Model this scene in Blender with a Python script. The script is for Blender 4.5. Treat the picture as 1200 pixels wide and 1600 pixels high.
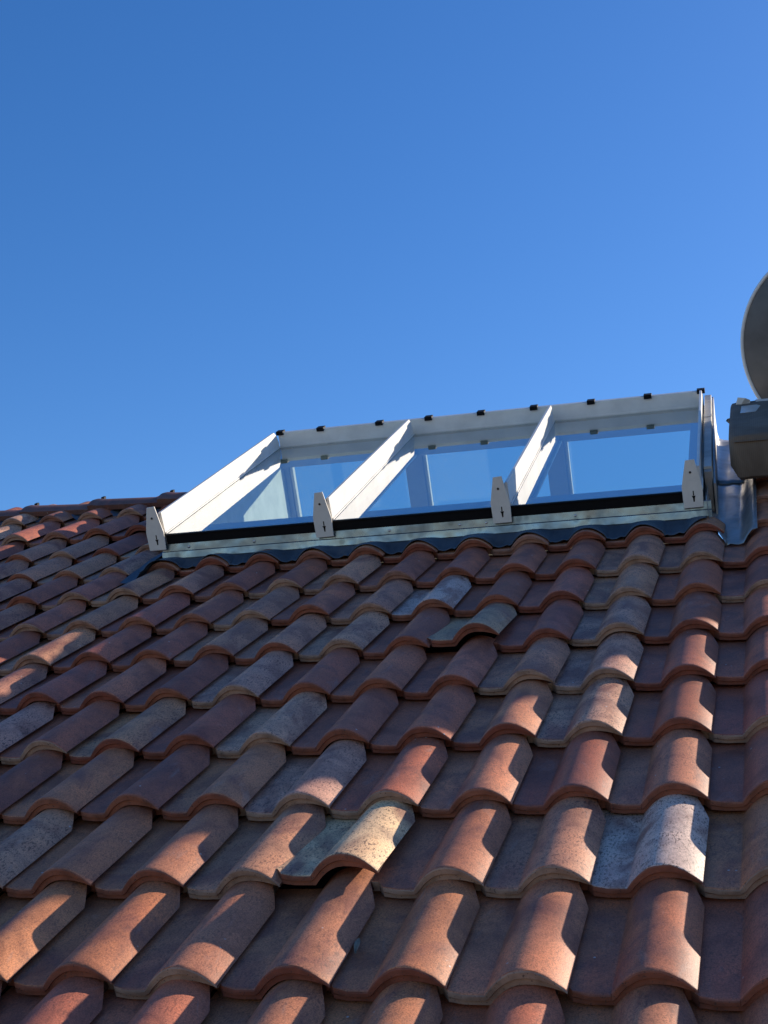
import bpy, bmesh, math, random
from mathutils import Matrix, Vector

for o in list(bpy.data.objects):
    bpy.data.objects.remove(o)
scene = bpy.context.scene
COL = scene.collection
rnd = random.Random(11)
R = math.radians

# ------------------------------------------------------------------ frame of the roof slope
# roof coordinates: u along the tile courses, v up the slope, n out of the slope (metres)
PITCH = R(29.45)
ROOF = Matrix.Translation((0, 0, 5.0)) @ Matrix.Rotation(PITCH, 4, 'X')

# ------------------------------------------------------------------ camera
cam_data = bpy.data.cameras.new('camera')
cam = bpy.data.objects.new('camera', cam_data)
COL.objects.link(cam)
CX, CY, CZ = (0.9610, 0.2410, -0.1360), (-0.0750, -0.2470, -0.9660), (-0.2670, 0.9380, -0.2190)
cm = Matrix((( CX[0], -CY[0], -CZ[0], 0.179),
             ( CX[1], -CY[1], -CZ[1], -2.039),
             ( CX[2], -CY[2], -CZ[2], 1.307),
             (0, 0, 0, 1)))
cam.matrix_world = ROOF @ cm
cam.matrix_world = Matrix.Translation(cam.matrix_world.translation) @ cam.matrix_world.to_quaternion().normalized().to_matrix().to_4x4()
cam_data.sensor_fit = 'HORIZONTAL'
cam_data.sensor_width = 36.0
cam_data.lens = 36.0 * 2210.9 / 1200.0
cam_data.clip_start = 0.05
cam_data.clip_end = 3000
scene.camera = cam

# ------------------------------------------------------------------ light
SUN_AZ, SUN_EL = R(52.5), R(5.5)            # in the roof frame
s_roof = Vector((math.cos(SUN_EL) * math.cos(SUN_AZ), math.cos(SUN_EL) * math.sin(SUN_AZ), math.sin(SUN_EL)))
s_world = (ROOF.to_3x3() @ s_roof).normalized()
world = bpy.data.worlds.new('World')
scene.world = world
world.use_nodes = True
wn = world.node_tree
wn.nodes.clear()
sky = wn.nodes.new('ShaderNodeTexSky')
sky.sky_type = 'NISHITA'
sky.sun_disc = False
sky.sun_elevation = math.asin(s_world.z)
sky.sun_rotation = math.atan2(s_world.x, s_world.y)
sky.altitude = 300
sky.air_density = 1.0
sky.dust_density = 0.35
sky.ozone_density = 4.0
bg = wn.nodes.new('ShaderNodeBackground')
bg.inputs['Strength'].default_value = 0.114
wo = wn.nodes.new('ShaderNodeOutputWorld')
hs = wn.nodes.new('ShaderNodeHueSaturation')
hs.inputs['Saturation'].default_value = 1.25
hs.inputs['Hue'].default_value = 0.508
wn.links.new(sky.outputs[0], hs.inputs['Color'])
wn.links.new(hs.outputs[0], bg.inputs[0])
wn.links.new(bg.outputs[0], wo.inputs[0])

sun_data = bpy.data.lights.new('sun', 'SUN')
sun_data.energy = 5.0
sun_data.angle = R(0.53)
sun_data.color = (1.0, 0.88, 0.72)
sun = bpy.data.objects.new('sun', sun_data)
COL.objects.link(sun)
sun.rotation_euler = s_world.to_track_quat('Z', 'Y').to_euler()
sun.location = (6, 6, 14)

scene.view_settings.view_transform = 'Standard'
scene.view_settings.look = 'None'
scene.view_settings.gamma = 1.0
scene.view_settings.use_curve_mapping = False
scene.view_settings.exposure = 0.52
scene.render.engine = 'CYCLES'
scene.cycles.max_bounces = 8
scene.cycles.transparent_max_bounces = 12
scene.render.resolution_x, scene.render.resolution_y = 768, 1024

# ------------------------------------------------------------------ helpers
def link(name, me, mat=None, parent=None):
    o = bpy.data.objects.new(name, me)
    COL.objects.link(o)
    if mat is not None:
        for m in (mat if isinstance(mat, (list, tuple)) else [mat]):
            me.materials.append(m)
    if parent is not None:
        o.parent = parent
    return o

def tag(o, label, cat, group=None):
    o['label'] = label
    o['category'] = cat
    if group:
        o['group'] = group
    return o

def empty(name, matrix):
    o = bpy.data.objects.new(name, None)
    COL.objects.link(o)
    o.matrix_world = matrix
    o.empty_display_size = 0.2
    return o

def pyd(name, verts, faces, smooth=None):
    me = bpy.data.meshes.new(name)
    me.from_pydata([tuple(v) for v in verts], [], faces)
    bm = bmesh.new(); bm.from_mesh(me)
    bmesh.ops.recalc_face_normals(bm, faces=bm.faces)
    bm.to_mesh(me); bm.free()
    if smooth is not None:
        me.shade_smooth()
        me.set_sharp_from_angle(angle=smooth)
    return me

def box_me(name, lo, hi, bevel=0.0, seg=1):
    bm = bmesh.new()
    bmesh.ops.create_cube(bm, size=1.0)
    for v in bm.verts:
        v.co = Vector([(lo[i] + hi[i]) / 2 + v.co[i] * (hi[i] - lo[i]) for i in range(3)])
    if bevel:
        bmesh.ops.bevel(bm, geom=bm.edges[:], offset=bevel, segments=seg, affect='EDGES', profile=0.5)
    bmesh.ops.recalc_face_normals(bm, faces=bm.faces)
    me = bpy.data.meshes.new(name)
    bm.to_mesh(me); bm.free()
    return me

def prism(name, poly, axis, a, b, bevel=0.0):
    """poly: 2-D points in the two other axes (in order), extruded along axis from a to b"""
    def mk(p, t):
        if axis == 0: return (t, p[0], p[1])
        if axis == 1: return (p[0], t, p[1])
        return (p[0], p[1], t)
    n = len(poly)
    vs = [mk(p, a) for p in poly] + [mk(p, b) for p in poly]
    fs = [list(range(n)), list(range(2 * n - 1, n - 1, -1))]
    fs += [[i, (i + 1) % n, n + (i + 1) % n, n + i] for i in range(n)]
    me = pyd(name, vs, fs)
    if bevel:
        bm = bmesh.new(); bm.from_mesh(me)
        bmesh.ops.bevel(bm, geom=bm.edges[:], offset=bevel, segments=1, affect='EDGES', profile=0.5)
        bm.to_mesh(me); bm.free()
    return me

def sheet(name, prof, axis, a, b, thick=0.0012, seg=1):
    """folded metal sheet: open 2-D profile swept along axis, with thickness; prof pts in other two axes"""
    n = len(prof)
    off = []
    for i in range(n):
        p0 = prof[max(i - 1, 0)]; p1 = prof[min(i + 1, n - 1)]
        dx, dy = p1[0] - p0[0], p1[1] - p0[1]
        l = math.hypot(dx, dy) or 1
        off.append((prof[i][0] + dy / l * thick, prof[i][1] - dx / l * thick))
    return prism(name, list(prof) + off[::-1], axis, a, b)

# ------------------------------------------------------------------ materials
def new_mat(name):
    m = bpy.data.materials.new(name)
    m.use_nodes = True
    nt = m.node_tree
    b = nt.nodes['Principled BSDF']
    return m, nt, b

def N(nt, typ, **kw):
    n = nt.nodes.new(typ)
    for k, v in kw.items():
        setattr(n, k, v)
    return n

def ramp(nt, src, pts):
    r = N(nt, 'ShaderNodeValToRGB')
    els = r.color_ramp.elements
    while len(els) < len(pts):
        els.new(0.5)
    for e, (p, c) in zip(els, pts):
        e.position = p
        e.color = c if len(c) == 4 else (*c, 1)
    nt.links.new(src, r.inputs[0])
    return r.outputs[0]

def mixc(nt, fac, a, b, mode='MIX'):
    m = N(nt, 'ShaderNodeMix', data_type='RGBA', blend_type=mode)
    for sock, val in ((0, fac), (6, a), (7, b)):
        if isinstance(val, (int, float)):
            m.inputs[sock].default_value = val
        elif isinstance(val, (tuple, list)):
            m.inputs[sock].default_value = (*val, 1) if len(val) == 3 else val
        else:
            nt.links.new(val, m.inputs[sock])
    return m.outputs[2]

def noise(nt, vec, scale, detail=3, rough=0.55, dist=0.0):
    n = N(nt, 'ShaderNodeTexNoise')
    n.inputs['Scale'].default_value = scale
    n.inputs['Detail'].default_value = detail
    n.inputs['Roughness'].default_value = rough
    n.inputs['Distortion'].default_value = dist
    nt.links.new(vec, n.inputs['Vector'])
    return n.outputs['Fac']

def obj_vec(nt, stretch=(1, 1, 1), shift=True):
    tc = N(nt, 'ShaderNodeTexCoord')
    mp = N(nt, 'ShaderNodeMapping')
    mp.inputs['Scale'].default_value = stretch
    nt.links.new(tc.outputs['Object'], mp.inputs['Vector'])
    if not shift:
        return mp.outputs[0]
    oi = N(nt, 'ShaderNodeObjectInfo')
    mul = N(nt, 'ShaderNodeMath', operation='MULTIPLY')
    mul.inputs[1].default_value = 37.0
    nt.links.new(oi.outputs['Random'], mul.inputs[0])
    add = N(nt, 'ShaderNodeVectorMath', operation='ADD')
    nt.links.new(mp.outputs[0], add.inputs[0])
    nt.links.new(mul.outputs[0], add.inputs[1])
    return add.outputs[0]

def attr(nt, name):
    a = N(nt, 'ShaderNodeAttribute', attribute_type='OBJECT', attribute_name=name)
    return a

def bump(nt, b, h, strength=0.3, dist=0.002):
    bn = N(nt, 'ShaderNodeBump')
    bn.inputs['Strength'].default_value = strength
    bn.inputs['Distance'].default_value = dist
    nt.links.new(h, bn.inputs['Height'])
    nt.links.new(bn.outputs[0], b.inputs['Normal'])

def mat_tile_face():
    m, nt, b = new_mat('tile_face')
    oi = N(nt, 'ShaderNodeObjectInfo')
    vec = obj_vec(nt)
    big = noise(nt, vec, 7.0, 3, 0.6, 0.6)
    fla = ramp(nt, big, [(0.30, (0.62, 0.60, 0.64)), (0.50, (1, 1, 1)), (0.72, (1.28, 1.18, 1.08))])
    col = mixc(nt, 1.0, oi.outputs['Color'], fla, 'MULTIPLY')
    # kiln flashing: darker purple-brown clouds that drift across each tile
    fl = ramp(nt, noise(nt, obj_vec(nt, (1.0, 0.6, 1.0)), 8.5, 3, 0.6, 0.9), [(0.48, (0, 0, 0)), (0.66, (0.75,) * 3)])
    col = mixc(nt, fl, col, (0.240, 0.092, 0.066))
    grain = noise(nt, vec, 330.0, 3, 0.7)
    gr = ramp(nt, grain, [(0.32, (0.55, 0.55, 0.56)), (0.50, (1, 1, 1)), (0.68, (1.35, 1.33, 1.30))])
    col = mixc(nt, 0.85, col, gr, 'MULTIPLY')
    # dark engobe specks on the pale sprayed tiles
    vec2 = obj_vec(nt, (1.0, 0.45, 1.0))
    sp = noise(nt, vec2, 210.0, 3, 0.6)
    spm = ramp(nt, sp, [(0.545, (0, 0, 0)), (0.60, (1, 1, 1))])
    a = attr(nt, 'speckle')
    patch = ramp(nt, noise(nt, vec, 14.0, 2, 0.5), [(0.30, (0.25,) * 3), (0.6, (1,) * 3)])
    mulp = N(nt, 'ShaderNodeMath', operation='MULTIPLY'); nt.links.new(spm, mulp.inputs[0]); nt.links.new(patch, mulp.inputs[1])
    mul = N(nt, 'ShaderNodeMath', operation='MULTIPLY'); nt.links.new(mulp.outputs[0], mul.inputs[0]); nt.links.new(a.outputs['Fac'], mul.inputs[1])
    col = mixc(nt, mul.outputs[0], col, (0.085, 0.048, 0.040))
    # lime bloom and dust: pale smears
    sm = noise(nt, obj_vec(nt, (1, 0.35, 1)), 16.0, 4, 0.65, 1.2)
    smm = ramp(nt, sm, [(0.60, (0, 0, 0)), (0.78, (0.30,) * 3)])
    col = mixc(nt, smm, col, (0.36, 0.33, 0.31))
    # a few droppings and mortar specks
    vo = N(nt, 'ShaderNodeTexVoronoi'); vo.inputs['Scale'].default_value = 26.0
    nt.links.new(vec, vo.inputs['Vector'])
    vm = ramp(nt, vo.outputs['Distance'], [(0.05, (1, 1, 1)), (0.075, (0, 0, 0))])
    thin = ramp(nt, noise(nt, vec, 9.0, 1), [(0.56, (0, 0, 0)), (0.62, (1, 1, 1))])
    vmm = mixc(nt, 1.0, vm, thin, 'MULTIPLY')
    col = mixc(nt, vmm, col, (0.55, 0.53, 0.50))
    nt.links.new(col, b.inputs['Base Color'])
    b.inputs['Roughness'].default_value = 0.54
    b.inputs['Specular IOR Level'].default_value = 0.26
    mixh = N(nt, 'ShaderNodeMath', operation='MULTIPLY_ADD')
    nt.links.new(noise(nt, vec, 60.0, 3), mixh.inputs[0]); mixh.inputs[1].default_value = 1.3
    nt.links.new(grain, mixh.inputs[2])
    bump(nt, b, mixh.outputs[0], 0.30, 0.0011)
    return m

def mat_tile_body():
    m, nt, b = new_mat('tile_body_clay')
    vec = obj_vec(nt)
    a = attr(nt, 'buff')
    oi = N(nt, 'ShaderNodeObjectInfo')
    red = mixc(nt, oi.outputs['Random'], (0.25, 0.066, 0.038), (0.32, 0.108, 0.058))
    base = mixc(nt, a.outputs['Fac'], red, (0.40, 0.240, 0.165))
    big = ramp(nt, noise(nt, vec, 30.0, 3), [(0.3, (0.62,) * 3), (0.6, (1.05,) * 3)])
    col = mixc(nt, 1.0, base, big, 'MULTIPLY')
    pits = ramp(nt, noise(nt, vec, 240.0, 2), [(0.60, (0, 0, 0)), (0.70, (0.8,) * 3)])
    col = mixc(nt, pits, col, (0.05, 0.035, 0.03))
    nt.links.new(col, b.inputs['Base Color'])
    b.inputs['Roughness'].default_value = 0.85
    bump(nt, b, noise(nt, vec, 180.0, 3), 0.5, 0.0015)
    return m

def mat_metal(name, base=(0.72, 0.74, 0.74), rough=0.28, stains=0.5, bumpy=0.25, scale=9.0, metallic=1.0):
    m, nt, b = new_mat(name)
    vec = obj_vec(nt, shift=False)
    n1 = noise(nt, vec, scale, 4, 0.6, 0.5)
    c = ramp(nt, n1, [(0.3, tuple(x * (1 - 0.45 * stains) for x in base)), (0.6, base)])
    vo = N(nt, 'ShaderNodeTexVoronoi'); vo.inputs['Scale'].default_value = scale * 2.2
    nt.links.new(vec, vo.inputs['Vector'])
    blot = ramp(nt, vo.outputs['Distance'], [(0.16, (0.55 * stains,) * 3), (0.30, (0, 0, 0))])
    c = mixc(nt, blot, c, tuple(x * 0.45 for x in base))
    nt.links.new(c, b.inputs['Base Color'])
    b.inputs['Metallic'].default_value = metallic
    r = ramp(nt, n1, [(0.3, (rough + 0.15,) * 3), (0.65, (rough,) * 3)])
    nt.links.new(r, b.inputs['Roughness'])
    bump(nt, b, noise(nt, vec, scale * 0.8, 2), bumpy, 0.01)
    return m

def mat_plain(name, col, rough=0.5, metallic=0.0, spec=0.5, nscale=40.0, var=0.12, bmp=0.08):
    m, nt, b = new_mat(name)
    vec = obj_vec(nt, shift=False)
    n1 = noise(nt, vec, nscale, 4, 0.6)
    c = ramp(nt, n1, [(0.3, tuple(x * (1 - var) for x in col)), (0.65, tuple(min(1, x * (1 + var * 0.5)) for x in col))])
    nt.links.new(c, b.inputs['Base Color'])
    b.inputs['Roughness'].default_value = rough
    b.inputs['Metallic'].default_value = metallic
    b.inputs['Specular IOR Level'].default_value = spec
    bump(nt, b, noise(nt, vec, nscale * 4, 2), bmp, 0.002)
    return m

def mat_glass(name='skylight_glass', f0=0.26, f1=0.36, tint=(0.80, 0.96, 0.92, 1)):
    m, nt, b = new_mat(name)
    nt.nodes.remove(b)
    out = nt.nodes['Material Output']
    geo = N(nt, 'ShaderNodeNewGeometry')
    dot = N(nt, 'ShaderNodeVectorMath', operation='DOT_PRODUCT')
    nt.links.new(geo.outputs['Normal'], dot.inputs[0]); nt.links.new(geo.outputs['Incoming'], dot.inputs[1])
    ab = N(nt, 'ShaderNodeMath', operation='ABSOLUTE'); nt.links.new(dot.outputs['Value'], ab.inputs[0])
    one = N(nt, 'ShaderNodeMath', operation='SUBTRACT'); one.inputs[0].default_value = 1.0; nt.links.new(ab.outputs[0], one.inputs[1])
    pw = N(nt, 'ShaderNodeMath', operation='POWER'); nt.links.new(one.outputs[0], pw.inputs[0]); pw.inputs[1].default_value = 1.0
    ma = N(nt, 'ShaderNodeMath', operation='MULTIPLY_ADD'); nt.links.new(pw.outputs[0], ma.inputs[0])
    ma.inputs[1].default_value = f1; ma.inputs[2].default_value = f0; ma.use_clamp = True
    tr = N(nt, 'ShaderNodeBsdfTransparent'); tr.inputs[0].default_value = tint
    gl = N(nt, 'ShaderNodeBsdfGlossy'); gl.inputs['Roughness'].default_value = 0.0
    gl.inputs['Color'].default_value = (0.96, 0.98, 1.0, 1)
    mx = N(nt, 'ShaderNodeMixShader')
    nt.links.new(ma.outputs[0], mx.inputs[0]); nt.links.new(tr.outputs[0], mx.inputs[1]); nt.links.new(gl.outputs[0], mx.inputs[2])
    nt.links.new(mx.outputs[0], out.inputs['Surface'])
    return m

def mat_glass_under():
    m, nt, b = new_mat('glass_underside')
    nt.nodes.remove(b)
    tr = N(nt, 'ShaderNodeBsdfTransparent'); tr.inputs[0].default_value = (0.97, 0.99, 0.98, 1)
    nt.links.new(tr.outputs[0], nt.nodes['Material Output'].inputs['Surface'])
    return m

def mat_cardboard():
    m, nt, b = new_mat('cardboard')
    vec = obj_vec(nt, shift=False)
    w = N(nt, 'ShaderNodeTexWave'); w.inputs['Scale'].default_value = 45.0; w.inputs['Distortion'].default_value = 0.6
    nt.links.new(vec, w.inputs['Vector'])
    big = noise(nt, vec, 6.0, 4, 0.6, 0.8)
    c = ramp(nt, big, [(0.3, (0.105, 0.074, 0.052)), (0.65, (0.185, 0.136, 0.098))])
    c = mixc(nt, 0.10, c, ramp(nt, w.outputs['Fac'], [(0.3, (0.12, 0.085, 0.055)), (0.7, (0.36, 0.27, 0.18))]))
    st = ramp(nt, noise(nt, obj_vec(nt, (3, 1, 0.6), False), 5.0, 4), [(0.55, (0, 0, 0)), (0.7, (0.55,) * 3)])
    c = mixc(nt, st, c, (0.12, 0.085, 0.06))
    nt.links.new(c, b.inputs['Base Color'])
    b.inputs['Roughness'].default_value = 0.8
    bump(nt, b, big, 0.5, 0.02)
    return m

def mat_mesh_lead():
    m, nt, b = new_mat('apron_lead')
    vec = obj_vec(nt, shift=False)
    br = N(nt, 'ShaderNodeTexChecker'); br.inputs['Scale'].default_value = 420.0
    nt.links.new(vec, br.inputs['Vector'])
    big = noise(nt, vec, 8.0, 4, 0.6)
    c = ramp(nt, big, [(0.3, (0.055, 0.066, 0.080)), (0.7, (0.12, 0.135, 0.155))])
    nt.links.new(c, b.inputs['Base Color'])
    b.inputs['Roughness'].default_value = 0.45
    b.inputs['Metallic'].default_value = 0.35
    add = N(nt, 'ShaderNodeMath', operation='MULTIPLY_ADD')
    nt.links.new(br.outputs['Fac'], add.inputs[0]); add.inputs[1].default_value = 0.12; nt.links.new(big, add.inputs[2])
    bump(nt, b, add.outputs[0], 0.45, 0.008)
    return m

M_FACE = mat_tile_face()
M_BODY = mat_tile_body()
M_SILL = mat_metal('galvanised_sill', (0.29, 0.345, 0.37), 0.24, 1.0, 0.75, 9.0)
M_SHEET = mat_metal('zinc_sheet', (0.42, 0.40, 0.37), 0.34, 0.7, 0.16, 7.0, 0.7)
M_CASE = mat_metal('casing_zinc', (0.58, 0.55, 0.48), 0.45, 0.6, 0.10, 8.0, 0.35)
M_WHITE = mat_plain('white_coated_aluminium', (0.72, 0.70, 0.65), 0.42, 0.0, 0.5, 7.0, 0.14, 0.03)
M_GREY = mat_plain('grey_coated_plate', (0.74, 0.69, 0.62), 0.5, 0.0, 0.4, 30.0, 0.06, 0.05)
M_RAIL = mat_plain('grey_inner_rail', (0.36, 0.38, 0.44), 0.5, 0.0, 0.4, 30.0, 0.05, 0.02)
M_BLACK = mat_plain('black_rubber', (0.006, 0.006, 0.007), 0.6, 0.0, 0.15, 60.0, 0.2, 0.05)
M_PLASTER = mat_plain('shaft_plaster', (0.82, 0.83, 0.80), 0.85, 0.0, 0.3, 12.0, 0.12, 0.1)
M_FLOOR = mat_plain('room_floor', (0.30, 0.29, 0.27), 0.7, 0.0, 0.3, 5.0, 0.15, 0.1)
M_GLASS = mat_glass()
M_GLASS_REAR = mat_glass('rear_glass', 0.06, 0.25, (0.92, 0.98, 0.96, 1))
M_GUNDER = mat_glass_under()
M_LEAD = mat_mesh_lead()
M_CARD = mat_cardboard()
M_DISH = mat_plain('dish_grey_paint', (0.095, 0.095, 0.10), 0.42, 0.3, 0.5, 7.0, 0.30, 0.05)
M_RIM = mat_plain('dish_rim_paint', (0.72, 0.72, 0.70), 0.4, 0.1, 0.5, 12.0, 0.1, 0.03)
M_STEEL = mat_metal('steel_tube', (0.55, 0.56, 0.57), 0.35, 0.3, 0.05, 20.0)
M_FELT = mat_plain('roofing_felt', (0.035, 0.032, 0.032), 0.9, 0.0, 0.2, 30.0, 0.3, 0.3)
M_WALL = mat_plain('render_wall', (0.62, 0.55, 0.44), 0.9, 0.0, 0.2, 3.0, 0.12, 0.3)
M_GROUND = mat_plain('ground_cover', (0.30, 0.26, 0.20), 0.95, 0.0, 0.1, 0.2, 0.5, 0.3)
M_ROLL = mat_plain('ridge_roll_fabric', (0.11, 0.14, 0.19), 0.6, 0.1, 0.4, 30.0, 0.25, 0.2)
M_LEAF = mat_plain('dry_leaf', (0.24, 0.20, 0.15), 0.8, 0.0, 0.3, 60.0, 0.4, 0.3)
M_TAPE = mat_plain('packing_tape', (0.55, 0.53, 0.49), 0.25, 0.0, 0.6, 20.0, 0.1, 0.05)

# ------------------------------------------------------------------ ground
gm = pyd('ground', [(-900, -900, 0), (900, -900, 0), (900, 900, 0), (-900, 900, 0)], [(0, 1, 2, 3)])
ground = link('ground', gm, M_GROUND)
ground.location = (0, 0, -0.6)
ground['kind'] = 'structure'

# ------------------------------------------------------------------ the house: deck, wall, tiles, ridge
W, EX = 0.205, 0.35195
TILT = 0.030 / EX
RIDGE_V = 4.16
house = empty('house', ROOF)
tag(house, 'house roof of red, brown and grey speckled interlocking clay roll tiles', 'house')

def n_off(row, u):
    s = min(1.0, max(0.0, (-1.9 - u) / 0.4))
    if row >= 9: return (-0.016 if row == 9 else -0.010) * s
    if row == 8: return -0.009 * s
    return 0.0

# deck with the skylight opening left free
def deck():
    u0, u1, v0, v1 = -7.5, 4.5, -2.6, RIDGE_V
    a0, a1, b0 = -2.20, 0.0, 2.99
    z = -0.066
    us = [u0, a0, a1, u1]; vs = [v0, b0, v1]
    V = []; F = []
    for v in vs:
        for u in us: V.append((u, v, z))
    for j in range(2):
        for i in range(3):
            if j == 1 and i == 1: continue
            k = j * 4 + i
            F.append((k, k + 1, k + 5, k + 4))
    # back slope beyond the ridge
    d = (math.cos(2 * PITCH), -math.sin(2 * PITCH))
    k = len(V)
    for t in (0.0, 4.5):
        for u in us: V.append((u, v1 + 0.0 + d[0] * t, z + d[1] * t))
    for i in range(3):
        if i == 1: continue
        F.append((k + i, k + i + 1, k + i + 5, k + i + 4))
    return pyd('roof_deck', V, F)
link('roof_deck', deck(), M_FELT, house)

def house_walls():
    inv = ROOF.inverted()
    x0, x1, y0, y1 = -7.3, 4.3, -1.9, 6.5
    V = []
    for z in (-0.6, 3.6):
        for (x, y) in ((x0, y0), (x1, y0), (x1, y1), (x0, y1)):
            V.append(inv @ Vector((x, y, z)))
    F = [(i, (i + 1) % 4, 4 + (i + 1) % 4, 4 + i) for i in range(4)]
    return pyd('wall', V, F)
link('wall', house_walls(), M_WALL, house)

U_R0 = -0.139
def prof(u):
    """top surface of a tile across its width; u=0 is the right edge of the roll"""
    if u <= U_R0: return 0.0
    t = (u + 0.0695) / 0.0695
    if t < 0: return 0.047 - 0.047 * abs(t) ** 2.15
    return 0.047 - 0.0365 * abs(t) ** 2.05

def under(u):
    """lower surface at the front lip"""
    if u <= -0.147: return -0.022
    t = (u + 0.067) / 0.067
    w = 0.064
    if abs(t) * 0.067 < w:
        x = abs(t) * 0.067 / w
        return 0.018 - (0.0140 if t > 0 else 0.040) * x ** 2.2
    return 0.0040 if t > 0 else -0.022

US_ALL = [-0.2380, -0.2180, -0.2035, -0.175, -0.150, -0.1395, -0.1388, -0.1355, -0.131, -0.124, -0.116, -0.106, -0.095,
      -0.083, -0.0695, -0.056, -0.044, -0.033, -0.023, -0.014, -0.006, 0.0]

def tile_mesh(seed, length=0.42, chips=True, cut=None):
    r = random.Random(seed)
    US = [u for u in US_ALL if cut is None or u >= cut]
    jit = [r.uniform(-0.0010, 0.0010) for _ in US]
    chip = [0.0] * len(US)
    if chips:
        for _ in range(r.choice([1, 2, 3])):
            k = r.randrange(2, len(US) - 1); chip[k] = r.uniform(0.001, 0.003)
    rows = []
    def umax(v):
        if v < 0.310: return 0.0
        if v < 0.345: return -0.012 * (v - 0.310) / 0.035
        return -0.012 - 0.012 * min(1, (v - 0.345) / 0.03)
    vlist = [0.0045, 0.012, 0.12, 0.22, 0.310, 0.328, 0.345, 0.375, 0.42]
    vlist = [v for v in vlist if v < length - 1e-4] + [length]
    # front face, from the underside upwards: recessed lower band, small ledge, upper band, worn arris
    def lerp(u, f): return under(u) + (prof(u) - under(u)) * f
    fr = []
    fr.append([(u, 0.045, under(u) + 0.001) for u in US])
    fr.append([(u, 0.0065, under(u)) for u in US])
    fr.append([(u, 0.0060, lerp(u, 0.40)) for u in US])
    fr.append([(u, 0.0012, lerp(u, 0.50) + jit[i] * 0.5) for i, u in enumerate(US)])
    fr.append([(u, 0.0 + chip[i], prof(u) - 0.0035 + jit[i]) for i, u in enumerate(US)])
    fr.append([(u, 0.0012 + chip[i] * 1.2 + abs(jit[i]), prof(u) - 0.0010 - chip[i] * 0.3) for i, u in enumerate(US)])
    top = []
    for v in vlist:
        row = []
        for i, u in enumerate(US):
            uu = min(u, umax(v) + (u * 0.02))
            row.append((uu, v, prof(uu) - TILT * (v - 0.0045)))
        top.append(row)
    bot = [[(p[0], length, p[2] - 0.016) for p in top[-1]]]
    bot.append([(u, 0.045, under(u) + 0.001 - TILT * 0.02 + 0.002) for u in US])
    for row in fr[1:] + top[:3]:
        for i, u in enumerate(US):
            if u < -0.2:
                cut_v = 0.034 if u < -0.21 else 0.012
                x_, v_, z_ = row[i]
                row[i] = (x_, max(v_, cut_v + v_ * 0.2), z_)
    allrows = fr + top + bot[:1]
    n = len(US)
    V = [p for row in allrows for p in row]
    F = []; MI = []
    for j in range(len(allrows) - 1):
        for i in range(n - 1):
            F.append((j * n + i, j * n + i + 1, (j + 1) * n + i + 1, (j + 1) * n + i))
            MI.append(1 if j < 5 else 0)
    # close the underside and both sides
    L = (len(allrows) - 1) * n
    for i in range(n - 1):
        F.append((L + i, L + i + 1, i + 1, i)); MI.append(1)
    for side in (0, n - 1):
        F.append([j * n + side for j in range(len(allrows))]); MI.append(1)
    me = bpy.data.meshes.new('roof_tile')
    me.from_pydata(V, [], F)
    for p, mi in zip(me.polygons, MI): p.material_index = mi
    bm = bmesh.new(); bm.from_mesh(me)
    bmesh.ops.recalc_face_normals(bm, faces=bm.faces)
    bm.to_mesh(me); bm.free()
    me.shade_smooth(); me.set_sharp_from_angle(angle=R(34))
    me.materials.append(M_FACE); me.materials.append(M_BODY)
    return me

TILES = [tile_mesh(s) for s in range(7)]
TILES_CUT = [tile_mesh(30 + s, cut=-0.125) for s in range(2)]
TILES_SHORT = [tile_mesh(20 + s, 0.150) for s in range(3)]

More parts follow.
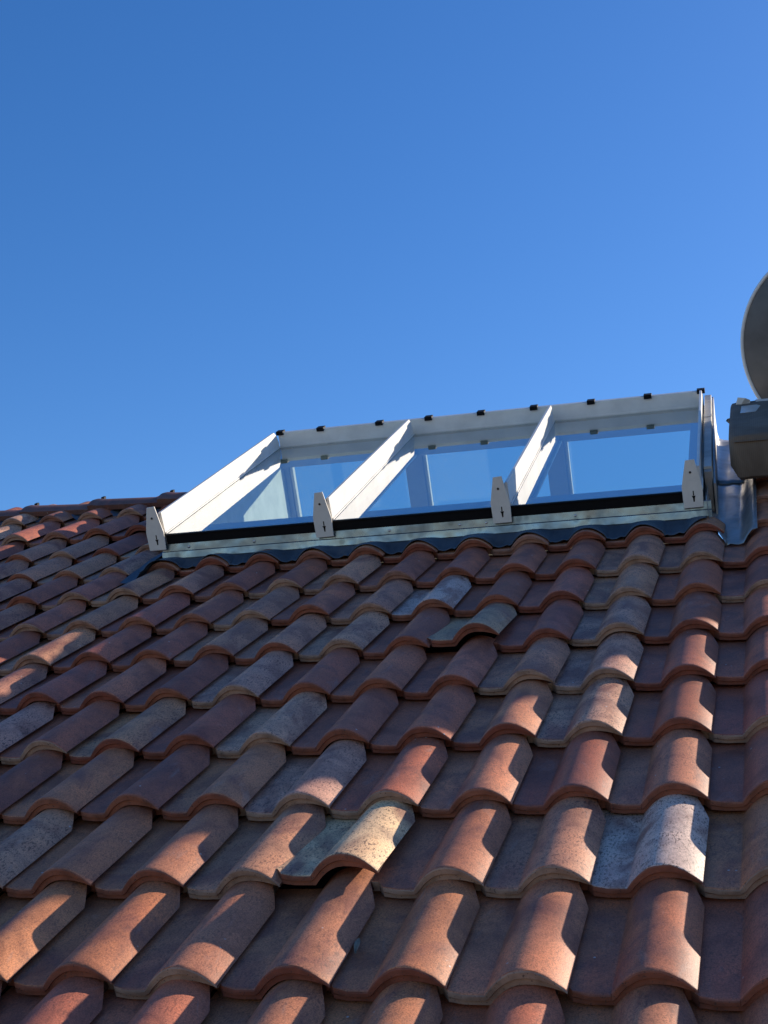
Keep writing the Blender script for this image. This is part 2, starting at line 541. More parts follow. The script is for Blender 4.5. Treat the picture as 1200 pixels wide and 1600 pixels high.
KINDS = {   # face colour, speckle
    'dark':   ((0.380, 0.124, 0.072), 0.45),
    'plum':   ((0.470, 0.158, 0.086), 0.50),
    'brown':  ((0.510, 0.208, 0.108), 0.50),
    'red':    ((0.530, 0.205, 0.098), 0.45),
    'tan':    ((0.520, 0.245, 0.140), 0.70),
    'grey':   ((0.560, 0.305, 0.200), 0.85),
    'white':  ((0.700, 0.510, 0.420), 0.90),
    'cream':  ((0.740, 0.500, 0.265), 0.90),
    'green':  ((0.500, 0.300, 0.180), 0.65),
}
SPEC = {   # (col,row): (kind, buff body)
    (0, 0): ('plum', 0), (-1, 0): ('red', 1), (-2, 0): ('red', 0), (-3, 0): ('brown', 0), (-4, 0): ('brown', 1), (-5, 0): ('red', 0), (-6, 0): ('red', 0.3),
    (1, 1): ('brown', 1), (0, 1): ('white', 0), (-1, 1): ('tan', 1), (-2, 1): ('red', 1), (-3, 1): ('cream', 0), (-4, 1): ('tan', 1), (-5, 1): ('brown', 0), (-6, 1): ('red', 0), (-7, 1): ('grey', 0.5),
    (1, 2): ('dark', 0), (0, 2): ('brown', 0), (-1, 2): ('dark', 0), (-2, 2): ('brown', 0), (-3, 2): ('plum', 1), (-4, 2): ('grey', 1), (-5, 2): ('brown', 0), (-6, 2): ('dark', 0), (-7, 2): ('red', 0), (-8, 2): ('dark', 0.3),
    (1, 3): ('dark', 1), (0, 3): ('dark', 0), (-1, 3): ('grey', 1), (-2, 3): ('brown', 0), (-3, 3): ('plum', 0), (-4, 3): ('dark', 0), (-5, 3): ('grey', 1), (-6, 3): ('dark', 0), (-7, 3): ('tan', 0), (-8, 3): ('plum', 1),
    (1, 4): ('plum', 0), (0, 4): ('dark', 0), (-1, 4): ('grey', 1), (-2, 4): ('tan', 1), (-3, 4): ('plum', 0), (-4, 4): ('plum', 0), (-5, 4): ('dark', 0), (-6, 4): ('grey', 1), (-7, 4): ('dark', 0), (-8, 4): ('plum', 0), (-9, 4): ('dark', 0), (-10, 4): ('tan', 0.6),
    (1, 5): ('plum', 0), (0, 5): ('dark', 0), (-1, 5): ('grey', 1), (-2, 5): ('dark', 0), (-3, 5): ('green', 0), (-4, 5): ('dark', 0), (-5, 5): ('grey', 1), (-6, 5): ('tan', 0), (-7, 5): ('tan', 0.2), (-8, 5): ('dark', 0), (-9, 5): ('plum', 0), (-10, 5): ('tan', 0.8),
    (1, 6): ('plum', 1), (0, 6): ('plum', 0), (-1, 6): ('tan', 1), (-2, 6): ('plum', 0), (-3, 6): ('dark', 0), (-4, 6): ('white', 0.15), (-5, 6): ('tan', 0.8), (-6, 6): ('plum', 0), (-7, 6): ('tan', 1), (-8, 6): ('dark', 0.2), (-9, 6): ('dark', 0.2), (-10, 6): ('tan', 0.6), (-11, 6): ('plum', 0.9),
    (1, 7): ('plum', 0), (0, 7): ('tan', 1), (-1, 7): ('tan', 1), (-2, 7): ('plum', 0), (-3, 7): ('plum', 0), (-4, 7): ('plum', 0), (-5, 7): ('plum', 0.5), (-6, 7): ('tan', 0.8), (-7, 7): ('plum', 1), (-8, 7): ('plum', 0.3), (-9, 7): ('tan', 0.1), (-10, 7): ('tan', 1), (-11, 7): ('plum', 0.9), (-12, 7): ('plum', 0),
    (-11, 9): ('green', 0.7),
}
RAISED = {(-3, 1): 0.025, (-3, 5): 0.025}
ROWS = {-2: (-8, 3), -1: (-8, 3), 0: (-8, 3), 1: (-9, 3), 2: (-10, 3), 3: (-11, 3), 4: (-12, 3), 5: (-13, 3), 6: (-14, 3), 7: (-15, 3),
        8: (-16, 3), 9: (-17, 3), 10: (-18, 3), 11: (-19, 3)}
for row in sorted(ROWS):
    c0, c1 = ROWS[row]
    for c in range(c0, c1 + 1):
        u, v = c * W, row * EX
        short = False
        if row >= 9 and -2.20 < u < 0.02: continue          # the skylight stands here
        if row == 8 and -2.20 < u < 0.02: short = True
        me = rnd.choice(TILES_SHORT if short else TILES)
        if row >= 8 and c == 1: me = rnd.choice(TILES_CUT)
        t = link('tile', me, None, house)
        kind, buff = SPEC.get((c, row), (rnd.choice(['dark', 'dark', 'plum', 'plum', 'plum', 'brown', 'red', 'tan', 'tan', 'grey']), rnd.choice([0, 0, 0, 0.4, 0.9, 1])))
        if row >= 8 and c > -11: kind, buff = rnd.choice(['brown', 'red']), rnd.choice([0, 0, 0.25, 0.6])
        (r_, g_, b_), spk = KINDS[kind]
        f = rnd.uniform(0.88, 1.14)
        t.color = (r_ * f, g_ * f * rnd.uniform(0.95, 1.04), b_ * f * rnd.uniform(0.94, 1.06), 1)
        t['speckle'] = spk * rnd.uniform(0.8, 1.0)
        t['buff'] = float(buff)
        lift = RAISED.get((c, row), 0.0)
        if not lift and not short and rnd.random() < 0.10: lift = rnd.uniform(0.003, 0.006) * (0.0 if row in (0, -1) else 1.0)
        t.location = (u + rnd.uniform(-0.0018, 0.0018), v + rnd.uniform(-0.0045, 0.0045), n_off(row, u) + rnd.uniform(-0.0008, 0.0012) + lift)
        t.rotation_euler = (rnd.uniform(-0.002, 0.003) - lift / 0.40, rnd.uniform(-0.012, 0.010), rnd.uniform(-0.009, 0.009))

# the slope goes on outside the picture: one joined part on either side
def tile_field():
    rf = random.Random(77)
    V = []; F = []; MI = []
    for row in sorted(ROWS):
        c0, c1 = ROWS[row]
        for c in list(range(c0 - 12, c0)) + list(range(c1 + 1, c1 + 12)):
            me = rf.choice(TILES)
            o = len(V)
            du, dv, dn = c * W + rf.uniform(-0.0018, 0.0018), row * EX + rf.uniform(-0.0045, 0.0045), n_off(row, c * W) + rf.uniform(-0.0008, 0.0012)
            V += [(p.co.x + du, p.co.y + dv, p.co.z + dn) for p in me.vertices]
            for p in me.polygons:
                F.append([o + k for k in p.vertices]); MI.append(p.material_index)
    me = bpy.data.meshes.new('tile_field')
    me.from_pydata(V, [], F)
    me.polygons.foreach_set('material_index', MI)
    me.shade_smooth(); me.set_sharp_from_angle(angle=R(34))
    me.materials.append(M_FACE); me.materials.append(M_BODY)
    o = link('tile_field', me, None, house)
    o['kind'] = 'stuff'
    o.color = (0.46, 0.165, 0.09, 1); o['speckle'] = 0.5; o['buff'] = 0.25
tile_field()

# ridge: dry ridge roll and overlapping cap tiles
def ridge_cap_mesh(seed):
    r = random.Random(seed)
    up = (math.sin(PITCH), math.cos(PITCH)); fw = (-math.cos(PITCH), math.sin(PITCH))
    V = []; F = []
    n = 14
    ss = [(0.0, 1.10, 0.004), (0.02, 1.12, 0.006), (0.06, 1.10, 0.002), (0.40, 0.97, -0.006), (0.44, 0.95, -0.010)]
    for th in (0.0, 0.018):
        for (x, sc, dz) in ss:
            for i in range(n + 1):
                a = -1.0 + 2.0 * i / n
                h = 0.108 * sc * a
                z = 0.055 * sc * (1 - abs(a) ** 2.2) + dz - th
                h *= (1 - th / 0.108)
                V.append((x, fw[0] * h + up[0] * z, fw[1] * h + up[1] * z))
    m = n + 1; k = len(ss) * m
    for j in range(len(ss) - 1):
        for i in range(n):
            F.append((j * m + i, j * m + i + 1, (j + 1) * m + i + 1, (j + 1) * m + i))
            F.append((k + j * m + i, k + (j + 1) * m + i, k + (j + 1) * m + i + 1, k + j * m + i + 1))
    for j in range(len(ss) - 1):
        for i in (0, n):
            F.append((j * m + i, (j + 1) * m + i, k + (j + 1) * m + i, k + j * m + i))
    for j in (0, len(ss) - 1):
        for i in range(n):
            F.append((j * m + i, k + j * m + i, k + j * m + i + 1, j * m + i + 1))
    me = pyd('ridge_tile', V, F, R(40))
    me.materials.append(M_FACE)
    return me
RC = [ridge_cap_mesh(1), ridge_cap_mesh(2)]
ridge_x = [-2.64 - 0.365 * k for k in range(12)] + [0.16 + 0.365 * k for k in range(7)]
for x in ridge_x:
    o = link('ridge_tile', rnd.choice(RC), None, house)
    o.location = (x, 4.105, -0.028 + 0.010 * (min(x, -2.5) + 3.5))
    o.rotation_euler = (0, rnd.uniform(-0.004, 0.004), 0)
    f = rnd.uniform(0.8, 1.1)
    o.color = (0.20 * f, 0.105 * f, 0.085 * f, 1); o['speckle'] = 0.1
    c = link('ridge_clip', box_me('ridge_clip', (-0.008, -0.012, -0.006), (0.008, 0.012, 0.006), 0.001), M_BLACK, o)
    c.location = (0.03, 0.055 * math.sin(PITCH), 0.068)

def ridge_roll():
    V = []; F = []
    us = [-6.9 + 0.0125 * i for i in range(int(4.55 / 0.0125))]
    m = 5
    for u in us:
        uu = u / W - math.floor(u / W); t = (uu - 1) * W
        base = prof(t)
        for k in range(m):
            f = k / (m - 1)
            v = 3.985 + 0.10 * f
            V.append((u, v, -0.016 + base * (1 - f) + 0.004 - TILT * (v - 11 * EX) + 0.030 * f))
    for i in range(len(us) - 1):
        for k in range(m - 1):
            a = i * m + k
            F.append((a, a + 1, a + m + 1, a + m))
    return pyd('ridge_roll', V, F, R(50))
link('ridge_roll', ridge_roll(), M_ROLL, house)

# zinc gutter sheets between the skylight and the tiles on its right
def gutter(name, v0, v1, dn):
    V = []; F = []
    pr = [(-0.058, 0.105), (-0.056, 0.03), (-0.050, 0.006), (-0.030, -0.004), (0.0, -0.008), (0.02, -0.003), (0.045, -0.006), (0.064, -0.002), (0.078, 0.020), (0.094, 0.042), (0.112, 0.051)]
    nv = 16
    for j in range(nv + 1):
        v = v0 + (v1 - v0) * j / nv
        for i, (a, b) in enumerate(pr):
            wob = 0.0025 * math.sin(v * 23 + i * 1.7) + 0.002 * math.sin(v * 51 + i)
            low = max(0.0, (2.92 - v) / 0.2)
            aa = a; bb = b
            if low > 0 and i < 4:                 # lower tongue lies on the tile pan and follows it
                aa = max(a, 0.004 - 0.02 * (3 - i) * (1 - min(low, 1))); bb = min(b, 0.004 + 0.012 * (3 - i) * (1 - min(1, low)))
            slope = -0.010 - 0.035 * min(1.0, max(0.0, (3.0 - v) / 0.30)) * 0.3
            V.append((aa + (v - 3) * 0.0, v, bb + dn + slope + 0.012 + wob * (0.2 if i < 3 else 1)))
    m = len(pr)
    for j in range(nv):
        for i in range(m - 1):
            a = j * m + i
            F.append((a, a + 1, a + m + 1, a + m))
    me = pyd(name, V, F, R(60))
    return me
g1 = link('gutter_sheet', gutter('gutter_sheet', 2.725, 3.63, 0.0), M_SHEET, house)
g2 = link('gutter_sheet', gutter('gutter_sheet', 3.58, 4.45, 0.005), M_SHEET, house)
for g in (g1, g2):
    md = g.modifiers.new('solid', 'SOLIDIFY'); md.thickness = 0.0012
# small step flashing at the lower left corner of the skylight
V = []; F = []
for j in range(9):
    v = 2.70 + 0.50 * j / 8
    for i, a in enumerate((-2.240, -2.222, -2.200, -2.18, -2.150)):
        V.append((a, v, (0.010, 0.004, 0.004, 0.008, 0.045)[i] - 0.02 * (1 if j < 2 else 0) * 0.2 + 0.002 * math.sin(v * 30 + i)))
for j in range(8):
    for i in range(4):
        a = j * 5 + i
        F.append((a, a + 1, a + 6, a + 5))
link('gutter_sheet', pyd('gutter_sheet', V, F, R(60)), M_LEAD, house)

# ------------------------------------------------------------------ the skylight (local: x along, y up the glass, z out of it)
SA, ST = 0.02442, R(0.8)
ex = Vector((math.cos(SA), math.sin(SA), 0))
ey0 = Vector((-math.sin(SA), math.cos(SA), 0))
ey = ey0 * math.cos(ST) + Vector((0, 0, 1)) * math.sin(ST)
ez = ex.cross(ey)
SKY_LOC = Matrix(((ex.x, ey.x, ez.x, -2.1271), (ex.y, ey.y, ez.y, 2.9351), (ex.z, ey.z, ez.z, 0.125), (0, 0, 0, 1)))
skl = empty('skylight', ROOF @ SKY_LOC)
tag(skl, 'three bay skylight with white glazing fins set into the tiled roof', 'skylight')
SW, SL = 2.05, 1.576
FINX = [0.0, 0.683, 1.366, 2.055]

for i in range(3):
    x0, x1 = FINX[i] + 0.002, FINX[i + 1] - 0.014
    me = box_me('glass_pane', (x0, 0.004, -0.010), (x1, SL - 0.002, 0.0))
    me.materials.append(M_GLASS); me.materials.append(M_GUNDER)
    for p in me.polygons:
        p.material_index = 0 if p.normal.z > 0.9 else 1
    link('glass_pane', me, None, skl)

# fins with a shadow gap and pressure strip at the foot
for fx in FINX:
    poly = [(-0.004, 0.003), (SL - 0.012, 0.003), (SL - 0.012, 0.030), (SL - 0.040, 0.070), (SL - 0.066, 0.088), (-0.012, 0.092)]
    f = link('glazing_fin', prism('glazing_fin', poly, 0, fx - 0.010, fx, 0.0008), M_WHITE, skl)
    st = link('pressure_strip', prism('pressure_strip', [(-0.003, 0.0012), (SL - 0.010, 0.0012), (SL - 0.010, 0.0075), (-0.003, 0.0075)], 0, fx + 0.0005, fx + 0.005, 0.0006), M_WHITE, f)
    st.location = (0, 0, 0)

# front brackets
BP = [(-0.048, 0.118), (-0.016, 0.120), (0.004, 0.016), (0.002, -0.055), (-0.066, -0.056), (-0.068, 0.022)]
for fx in FINX:
    b = link('bracket', prism('bracket', [(fx + a, z) for a, z in BP], 1, -0.030, -0.0252, 0.0006), M_GREY, skl)
    bm = bmesh.new()
    bmesh.ops.create_cone(bm, cap_ends=True, segments=12, radius1=0.0045, radius2=0.0035, depth=0.003, matrix=Matrix.Translation((fx - 0.034, -0.0315, 0.074)) @ Matrix.Rotation(R(90), 4, 'X'))
    me = bpy.data.meshes.new('screw'); bm.to_mesh(me); bm.free()
    link('screw', me, M_FELT, b)
    link('slot', box_me('slot', (fx - 0.031, -0.0305, -0.011), (fx - 0.027, -0.0299, 0.006)), M_BLACK, b)
    link('slot', prism('slot', [(fx - 0.036, -0.012), (fx - 0.022, -0.012), (fx - 0.025, -0.020), (fx - 0.0265, -0.034), (fx - 0.031, -0.034), (fx - 0.032, -0.020)], 1, -0.0305, -0.0299), M_BLACK, b)
    # return flange tying the plate to the fin
    link('bracket_flange', box_me('bracket_flange', (fx - 0.013, -0.0250, -0.050), (fx - 0.0105, 0.030, 0.088)), M_GREY, b)

# top bar with its clips
tb = link('top_bar', prism('top_bar', [(SL, -0.004), (SL + 0.030, -0.004), (SL + 0.030, 0.073), (SL, 0.073)], 0, -0.002, SW + 0.006, 0.001), M_WHITE, skl)
link('bar_lip', prism('bar_lip', [(SL - 0.003, 0.0005), (SL - 0.0003, 0.0005), (SL - 0.0003, 0.008), (SL - 0.003, 0.008)], 0, 0.004, SW - 0.02), M_WHITE, tb)
for cx in (0.008, 0.218, 0.517, 0.763, 1.020, 1.275, 1.545, 1.808, 2.050):
    link('clip', prism('clip', [(SL - 0.010, 0.062), (SL + 0.036, 0.062), (SL + 0.036, 0.081), (SL - 0.010, 0.081)], 0, cx - 0.018, cx + 0.018, 0.001), M_BLACK, tb)

# black front gasket, sill and its overlapping metal strips
link('front_gasket', box_me('front_gasket', (0.000, -0.004, -0.040), (SW - 0.02, 0.003, -0.0015), 0.001), M_BLACK, skl)
link('gasket_lip', box_me('gasket_lip', (0.002, -0.008, -0.0075), (SW - 0.022, -0.0042, -0.0025), 0.001), M_BLACK, skl)
def sill(name, x0, x1, dy):
    pr = [(0.004, -0.0415), (-0.004 - dy, -0.042), (-0.014 - dy, -0.068), (-0.020 - dy, -0.070), (-0.030 - dy, -0.093), (-0.027 - dy, -0.095)]
    me = sheet(name, pr, 0, x0, x1, 0.0015)
    return link(name, me, M_SILL, skl)
s1 = sill('sill_strip', -0.020, 0.652, 0.0)
s2 = sill('sill_strip', 0.640, 1.752, 0.002)
s3 = sill('sill_strip', 1.740, 2.084, 0.004)
for x, z in ((0.09, -0.056), (0.36, -0.056), (0.90, -0.056), (1.17, -0.056), (1.27, -0.057), (1.60, -0.056), (1.83, -0.058), (2.055, -0.058)):
    par = s1 if x < 0.65 else (s2 if x < 1.75 else s3)
    bm = bmesh.new()
    bmesh.ops.create_uvsphere(bm, u_segments=10, v_segments=6, radius=0.0065)
    for vtx in bm.verts: vtx.co.y *= 0.45
    me = bpy.data.meshes.new('rivet'); bm.to_mesh(me); bm.free(); me.shade_smooth()
    rv = link('rivet', me, M_STEEL, par)
    rv.location = (x, -0.0120, z)

# inner frame, rails and light shaft
D = -0.060
rail = [('frame_rail', (0.0, 0.0045, D), (SW, 0.150, -0.013)), ('frame_rail', (0.0, SL - 0.225, D), (SW, SL - 0.0005, -0.013)),
        ('frame_rail', (0.0, 0.1505, D), (0.050, SL - 0.2255, -0.0135)), ('frame_rail', (SW - 0.050, 0.1505, D), (SW, SL - 0.2255, -0.0135))]
for nm, lo, hi in rail:
    link(nm, box_me(nm, lo, hi, 0.001), M_RAIL, skl)
for fx in FINX[1:3]:
    link('frame_rail', box_me('frame_rail', (fx - 0.050, 0.1505, D), (fx + 0.040, SL - 0.2255, -0.0135), 0.001), M_RAIL, skl)
    link('rail_trim', box_me('rail_trim', (fx + 0.0402, 0.1505, D), (fx + 0.052, SL - 0.2255, -0.050), 0.001), M_WHITE, skl)
link('rail_trim', box_me('rail_trim', (0.0502, 0.1505, D), (0.062, SL - 0.2255, -0.050), 0.001), M_WHITE, skl)
def shaft():
    x0, x1, y0, y1, z0, z1, zs = 0.02, SW - 0.02, 0.05, SL - 0.03, -1.25, D - 0.001, -0.56
    V = [(x0, y0, z0), (x1, y0, z0), (x1, y1, z0), (x0, y1, z0), (x0, y0, z1), (x1, y0, z1), (x1, y1, z1), (x0, y1, z1), (x1, y1, zs), (x0, y1, zs)]
    F = [(0, 1, 5, 4), (1, 2, 8, 6, 5), (2, 3, 9, 8), (3, 0, 4, 7, 9), (0, 1, 2, 3)]
    me = bpy.data.meshes.new('light_shaft')
    me.from_pydata(V, [], F)
    me.materials.append(M_PLASTER); me.materials.append(M_FLOOR)
    me.polygons[4].material_index = 1
    return me
sh = link('light_shaft', shaft(), None, skl)
md = sh.modifiers.new('solid', 'SOLIDIFY'); md.thickness = 0.02; md.offset = 1.0
# the rear of the shaft rises above the ridge and is glazed: posts, sill and panes
RZ0, RZ1 = -0.555, D - 0.002
link('rear_sill', box_me('rear_sill', (0.0, SL - 0.028, RZ0 - 0.05), (SW, SL + 0.028, RZ0), 0.002), M_RAIL, skl)
for k, fx in enumerate(FINX):
    a0, a1 = (fx - 0.050, fx + 0.040) if 0 < k < 3 else ((0.0, 0.048) if k == 0 else (SW - 0.048, SW))
    p = link('rear_post', box_me('rear_post', (a0, SL - 0.070, RZ0 + 0.0005), (a1, SL + 0.026, RZ1), 0.002), M_RAIL, skl)
    if k < 3:
        link('post_trim', box_me('post_trim', (a1 + 0.0005, SL - 0.060, RZ0 + 0.0005), (a1 + 0.016, SL - 0.030, RZ1), 0.001), M_WHITE, p)
        b0 = FINX[k + 1] - 0.052 if k < 2 else SW - 0.050
        me = box_me('rear_pane', (a1 + 0.002, SL + 0.004, RZ0 + 0.001), (b0, SL + 0.010, RZ1 - 0.001))
        me.materials.append(M_GLASS_REAR); me.materials.append(M_GUNDER)
        for q in me.polygons:
            q.material_index = 0 if q.normal.y > 0.9 else 1
        link('rear_pane', me, None, skl)
# outer curb, clad in metal
for lo, hi in (((-0.004, 0.006, -0.60), (0.000 - 0.0005, SL + 0.028, -0.0005)), ((SW + 0.0005, 0.012, -0.60), (SW + 0.008, SL + 0.028, 0.004))):
    link('curb_cladding', box_me('curb_cladding', lo, hi), M_SILL, skl)
link('curb_cladding', box_me('curb_cladding', (-0.004, SL + 0.0305, -0.070), (SW + 0.008, SL + 0.036, 0.050)), M_SILL, skl)
# right hand side casing: strip, face and front end
link('side_casing', prism('side_casing', [(0.190, -0.150), (1.640, -0.150), (1.640, 0.040), (0.190, 0.040)], 0, 2.064, 2.094, 0.0015), M_CASE, skl)
link('side_casing', prism('side_casing', [(0.120, -0.16), (1.66, -0.16), (1.655, 0.026), (0.70, 0.018), (0.125, -0.010)], 0, 2.0955, 2.104, 0.001), M_SHEET, skl)
link('casing_joint', box_me('casing_joint', (2.0625, 1.12, 0.0402), (2.0950, 1.17, 0.0425), 0.0008), M_CASE, skl)
link('casing_end', box_me('casing_end', (2.0655, 0.150, -0.135), (2.092, 0.1895, 0.030), 0.001), M_SHEET, skl)

# dark pleated apron dressed over the tiles under the sill
def apron():
    V = []; F = []
    inv = SKY_LOC.inverted()
    xs = [-0.075 + 0.0085 * i for i in range(int(2.150 / 0.0085) + 1)]
    m = 8
    r = random.Random(4)
    for ix, x in enumerate(xs):
        top = SKY_LOC @ Vector((x, -0.028, -0.090))
        u = top.x
        t = (u / W - math.floor(u / W) - 1) * W
        vlow = 8 * EX + 0.020 + 0.010 * math.sin(u * 9.0) + 0.004 * math.sin(u * 31) + r.uniform(-0.001, 0.001)
        if x > 1.99: vlow += (x - 1.99) * 0.55
        if x < 0.05: vlow -= 0.10 * min(1, (0.05 - x) / 0.08) * 0.4
        for k in range(m):
            f = k / (m - 1)
            v = vlow + (top.y + 0.012 - vlow) * f
            base = prof(t) + 0.007 - TILT * (v - 8 * EX)
            # the sheet bridges the sharp corner beside each roll
            side = max(0.0, 1 - abs(t + 0.152) / 0.020) * 0.008 + max(0.0, 1 - abs(t + 0.199) / 0.012) * 0.006 + max(0.0, 1 - abs(t + 0.003) / 0.010) * 0.002
            base += side
            g = f ** 1.3
            V.append((u, v, base * (1 - g) + (top.z - 0.001) * g + 0.0015 * math.sin(u * 47 + v * 30) * (1 - g)))
    V = [inv @ Vector(p) for p in V]
    for i in range(len(xs) - 1):
        for k in range(m - 1):
            a = i * m + k
            F.append((a, a + 1, a + m + 1, a + m))
    return pyd('apron', V, F, R(60))
ap = link('apron', apron(), M_LEAD, skl)
md = ap.modifiers.new('solid', 'SOLIDIFY'); md.thickness = 0.0015

# ------------------------------------------------------------------ cardboard carton lying on the slope, right of the gutter
def carton():
    """section across the slope (v,n), swept along u with dents"""
    r = random.Random(3)
    sec = [(0.006, 0.006), (-0.004, 0.014), (-0.010, 0.060), (-0.010, 0.120), (-0.004, 0.158), (0.004, 0.168), (0.016, 0.173), (0.20, 0.178), (0.42, 0.176), (0.60, 0.180), (0.68, 0.176), (0.692, 0.166), (0.695, 0.09), (0.692, 0.01), (0.68, 0.0), (0.30, -0.004), (0.016, 0.0)]
    us = [0.0, 0.005, 0.014, 0.03, 0.07, 0.12, 0.17, 0.23, 0.30, 0.345, 0.360, 0.366]
    shr = [0.90, 0.965, 0.993, 1, 1, 1, 1, 1, 1, 0.995, 0.97, 0.91]
    V = []; F = []
    n = len(sec)
    for k, u in enumerate(us):
        for j, (a, b) in enumerate(sec):
            a2 = 0.40 + (a - 0.40) * (1 - (1 - shr[k]) * 0.25); b2 = 0.088 + (b - 0.088) * shr[k]
            lean = 0.0
            if k < 4 and b < 0.07 and a < 0.3: lean = 0.030 * ((0.07 - b) / 0.07) ** 2 * (1 - k / 5)    # rounded, crushed lower left corner
            V.append((u + lean + r.uniform(-0.0015, 0.0015), a2 + r.uniform(-0.0025, 0.0025), b2 + r.uniform(-0.0015, 0.0015) + 0.004 * math.sin(u * 9)))
    for k in range(len(us) - 1):
        for j in range(n):
            F.append((k * n + j, k * n + (j + 1) % n, (k + 1) * n + (j + 1) % n, (k + 1) * n + j))
    F.append(list(range(n))); F.append([(len(us) - 1) * n + j for j in range(n)])
    return pyd('carton_body', V, F, R(28))
box = empty('cardboard_box', ROOF @ Matrix.Translation((0.028, 3.24, 0.086)))
tag(box, 'worn cardboard box lying on the tiles right of the skylight', 'box')
link('carton_body', carton(), M_CARD, box)
link('carton_seam', box_me('carton_seam', (0.018, -0.0118, 0.150), (0.345, -0.004, 0.1535), 0.001), M_CARD, box)
# crumpled tape and torn flaps on the top edge
def crumple(name, pts, mat, seed, h):
    r = random.Random(seed)
    V = []; F = []
    n = len(pts)
    for (a, b, c) in pts:
        V.append((a, b, c))
    for (a, b, c) in pts:
        V.append((a + r.uniform(-0.01, 0.01), b + r.uniform(-0.02, 0.02), c + h * r.uniform(0.3, 1.0)))
    for (a, b, c) in pts:
        V.append((a + r.uniform(-0.015, 0.015), b + 0.05 + r.uniform(-0.02, 0.02), c + h * r.uniform(-0.2, 0.4)))
    for j in range(2):
        for i in range(n - 1):
            F.append((j * n + i, j * n + i + 1, (j + 1) * n + i + 1, (j + 1) * n + i))
    o = link(name, pyd(name, V, F), mat, box)
    md = o.modifiers.new('solid', 'SOLIDIFY'); md.thickness = 0.0012
    return o
crumple('torn_flap', [(0.020, 0.61, 0.176), (0.040, 0.60, 0.177), (0.058, 0.61, 0.177), (0.078, 0.62, 0.176)], M_TAPE, 2, 0.040)
crumple('torn_flap', [(0.10, 0.64, 0.178), (0.14, 0.63, 0.178), (0.17, 0.64, 0.178), (0.22, 0.65, 0.178)], M_TAPE, 5, 0.012)
tp = link('tape', pyd('tape', [(0.045, 0.55, 0.1825), (0.125, 0.57, 0.1825), (0.100, 0.42, 0.1810), (0.040, 0.41, 0.1810)], [(0, 1, 2, 3)]), M_TAPE, box)
md = tp.modifiers.new('solid', 'SOLIDIFY'); md.thickness = 0.0008
fl = link('torn_flap', pyd('torn_flap', [(0.004, 0.50, 0.150), (-0.014, 0.50, 0.146), (-0.020, 0.52, 0.135), (-0.010, 0.54, 0.120), (0.004, 0.54, 0.110)], [(0, 1, 2, 3, 4)]), M_TAPE, box)
md = fl.modifiers.new('solid', 'SOLIDIFY'); md.thickness = 0.001

# ------------------------------------------------------------------ rendered chimney out of view further right, added to cast the diagonal shade
cb = ROOF @ Vector((1.31, 4.00, -0.25))
chim = empty('unseen_chimney', Matrix.Translation(cb))
tag(chim, 'plastered chimney stack out of view, added to shade the tiled roof', 'unseen_chimney')
link('stack', box_me('stack', (-0.38, -0.24, -0.30), (0.38, 0.24, 1.25), 0.006), M_WALL, chim)
cap = link('cap', box_me('cap', (-0.46, -0.32, 1.2505), (0.46, 0.32, 1.31), 0.008), M_WALL, chim)
link('flashing_collar', box_me('flashing_collar', (-0.386, -0.246, 0.02), (0.386, 0.246, 0.20), 0.003), M_LEAD, chim)
for px_ in (-0.2, 0.2):
    bm = bmesh.new()
    bmesh.ops.create_cone(bm, cap_ends=True, segments=20, radius1=0.10, radius2=0.085, depth=0.30, matrix=Matrix.Translation((px_, 0, 1.4605)))
    me = bpy.data.meshes.new('flue_pot'); bm.to_mesh(me); bm.free(); me.shade_smooth(); me.set_sharp_from_angle(angle=R(40))
    fp = link('flue_pot', me, M_BODY, chim)
    fp['buff'] = 0.0

# ------------------------------------------------------------------ satellite dish seen from behind
def dish_me(rad, depth):
    V = []; F = []
    nr, na = 12, 72
    for side in (0, 1):
        for j in range(nr + 1):
            r = rad * j / nr
            for a in range(na):
                t = 2 * math.pi * a / na
                z = depth * (r / rad) ** 2 - (0.004 if side else 0.0)
                V.append((r * math.cos(t), r * math.sin(t) * 1.06, z))
    m = (nr + 1) * na
    for side in (0, 1):
        for j in range(nr):
            for a in range(na):
                b = side * m + j * na
                F.append((b + a, b + (a + 1) % na, b + na + (a + 1) % na, b + na + a))
    for a in range(na):
        b = nr * na
        F.append((b + a, b + (a + 1) % na, m + b + (a + 1) % na, m + b + a))
    bm = bmesh.new()
    me = bpy.data.meshes.new('reflector')
    me.from_pydata(V, [], F)
    bm.from_mesh(me)
    bmesh.ops.remove_doubles(bm, verts=bm.verts, dist=1e-5)
    bmesh.ops.recalc_face_normals(bm, faces=bm.faces)
    bm.to_mesh(me); bm.free()
    me.shade_smooth(); me.set_sharp_from_angle(angle=R(50))
    return me
def torus_me(name, rad, r2, z, sy=1.06):
    V = []; F = []
    na, nb = 72, 8
    for a in range(na):
        t = 2 * math.pi * a / na
        for b in range(nb):
            q = 2 * math.pi * b / nb
            rr = rad + r2 * math.cos(q)
            V.append((rr * math.cos(t), rr * math.sin(t) * sy, z + r2 * math.sin(q)))
    for a in range(na):
        for b in range(nb):
            F.append((a * nb + b, ((a + 1) % na) * nb + b, ((a + 1) % na) * nb + (b + 1) % nb, a * nb + (b + 1) % nb))
    return pyd(name, V, F, R(60))
def tube(name, p, q, r, mat, parent, seg=14):
    p, q = Vector(p), Vector(q)
    d = q - p
    bm = bmesh.new()
    bmesh.ops.create_cone(bm, cap_ends=True, segments=seg, radius1=r, radius2=r, depth=d.length,
                          matrix=Matrix.Translation((p + q) / 2) @ d.to_track_quat('Z', 'Y').to_matrix().to_4x4())
    me = bpy.data.meshes.new(name); bm.to_mesh(me); bm.free()
    me.shade_smooth(); me.set_sharp_from_angle(angle=R(40))
    return link(name, me, mat, parent)
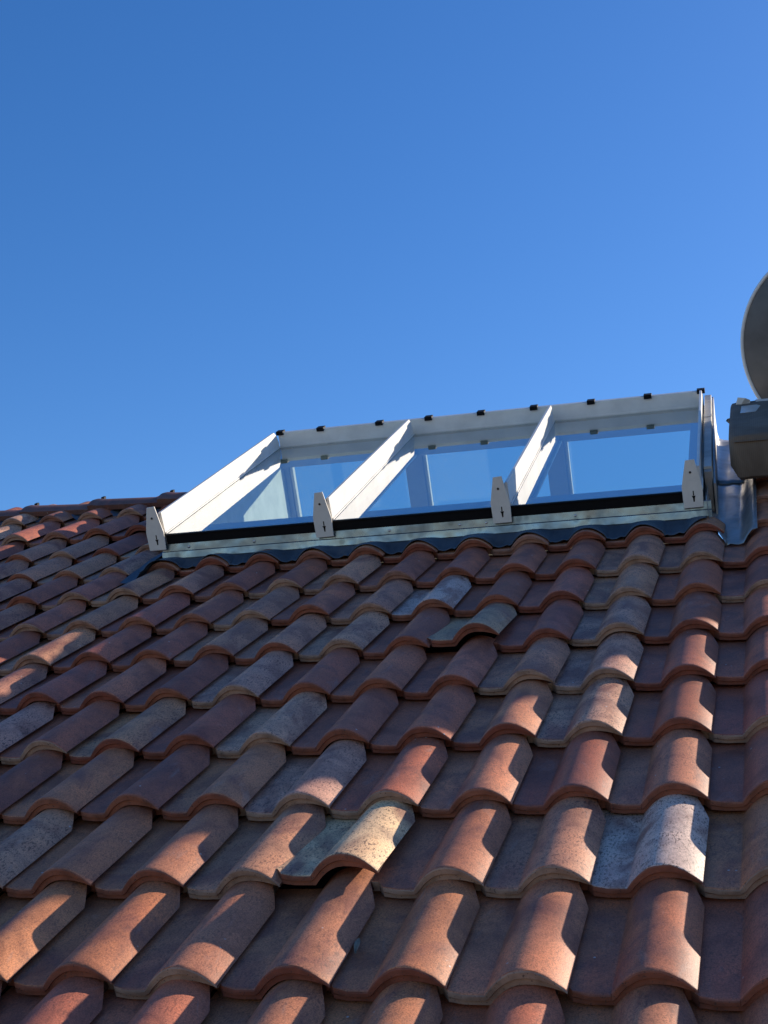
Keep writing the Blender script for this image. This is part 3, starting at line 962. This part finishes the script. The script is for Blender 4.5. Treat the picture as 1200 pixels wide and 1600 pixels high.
dish_c = ROOF @ Vector((0.446, 4.12, 0.430))
foot = ROOF @ Vector((0.446, 3.80, 0.03))
foot.x, foot.y = dish_c.x, dish_c.y - 0.06
dish = empty('satellite_dish', Matrix.Translation((foot.x, foot.y, foot.z - 0.02)))
tag(dish, 'round grey satellite dish seen from behind, above the cardboard box', 'satellite dish')
aim = Vector((0.30, 0.86, 0.42)).normalized()
Q = aim.to_track_quat('Z', 'Y').to_matrix().to_4x4()
loc = dish.matrix_world.inverted() @ (Matrix.Translation(dish_c) @ Q)
rf = link('reflector', dish_me(0.393, 0.065), M_DISH, dish); rf.matrix_local = loc
rm = link('rim', torus_me('rim', 0.394, 0.0085, 0.062), M_RIM, dish); rm.matrix_local = loc
c_l = dish.matrix_world.inverted() @ dish_c
tube('mast', (0, 0, -0.15), (0, 0, c_l.z + 0.12), 0.021, M_STEEL, dish)
tube('mount', (0, 0, c_l.z), c_l - (Q.to_3x3() @ Vector((0, 0, -0.004))), 0.030, M_STEEL, dish)
arm0 = c_l + Q.to_3x3() @ Vector((0, -0.39, 0.05)); arm1 = c_l + Q.to_3x3() @ Vector((0, -0.30, 0.48))
tube('feed_arm', arm0, arm1, 0.012, M_STEEL, dish)
tube('feed_horn', arm1 - Q.to_3x3() @ Vector((0, 0, -0.03)), arm1 + Q.to_3x3() @ Vector((0, 0.09, -0.09)), 0.028, M_RIM, dish)

# ------------------------------------------------------------------ a dry leaf caught on a tile pan
V = []; F = []
for i in range(7):
    f = i / 6; w = 0.0045 * math.sin(math.pi * min(1, 0.08 + f * 0.92)) + 0.0008
    V += [(-w, f * 0.05, 0.004 * math.sin(f * 3)), (0, f * 0.05, 0.003 * math.sin(f * 3) - 0.002), (w, f * 0.05, 0.005 * math.sin(f * 3 + 0.5))]
for i in range(6):
    F += [(i * 3, i * 3 + 1, i * 3 + 4, i * 3 + 3), (i * 3 + 1, i * 3 + 2, i * 3 + 5, i * 3 + 4)]
leaf = link('dry_leaf', pyd('dry_leaf', V, F), M_LEAF)
md = leaf.modifiers.new('solid', 'SOLIDIFY'); md.thickness = 0.0006
leaf.matrix_world = ROOF @ Matrix.Translation((-0.602, 0.125, 0.001)) @ Matrix.Rotation(R(8), 4, 'Z')
tag(leaf, 'small dry curled leaf lying on a tile near the bottom of the roof', 'leaf')
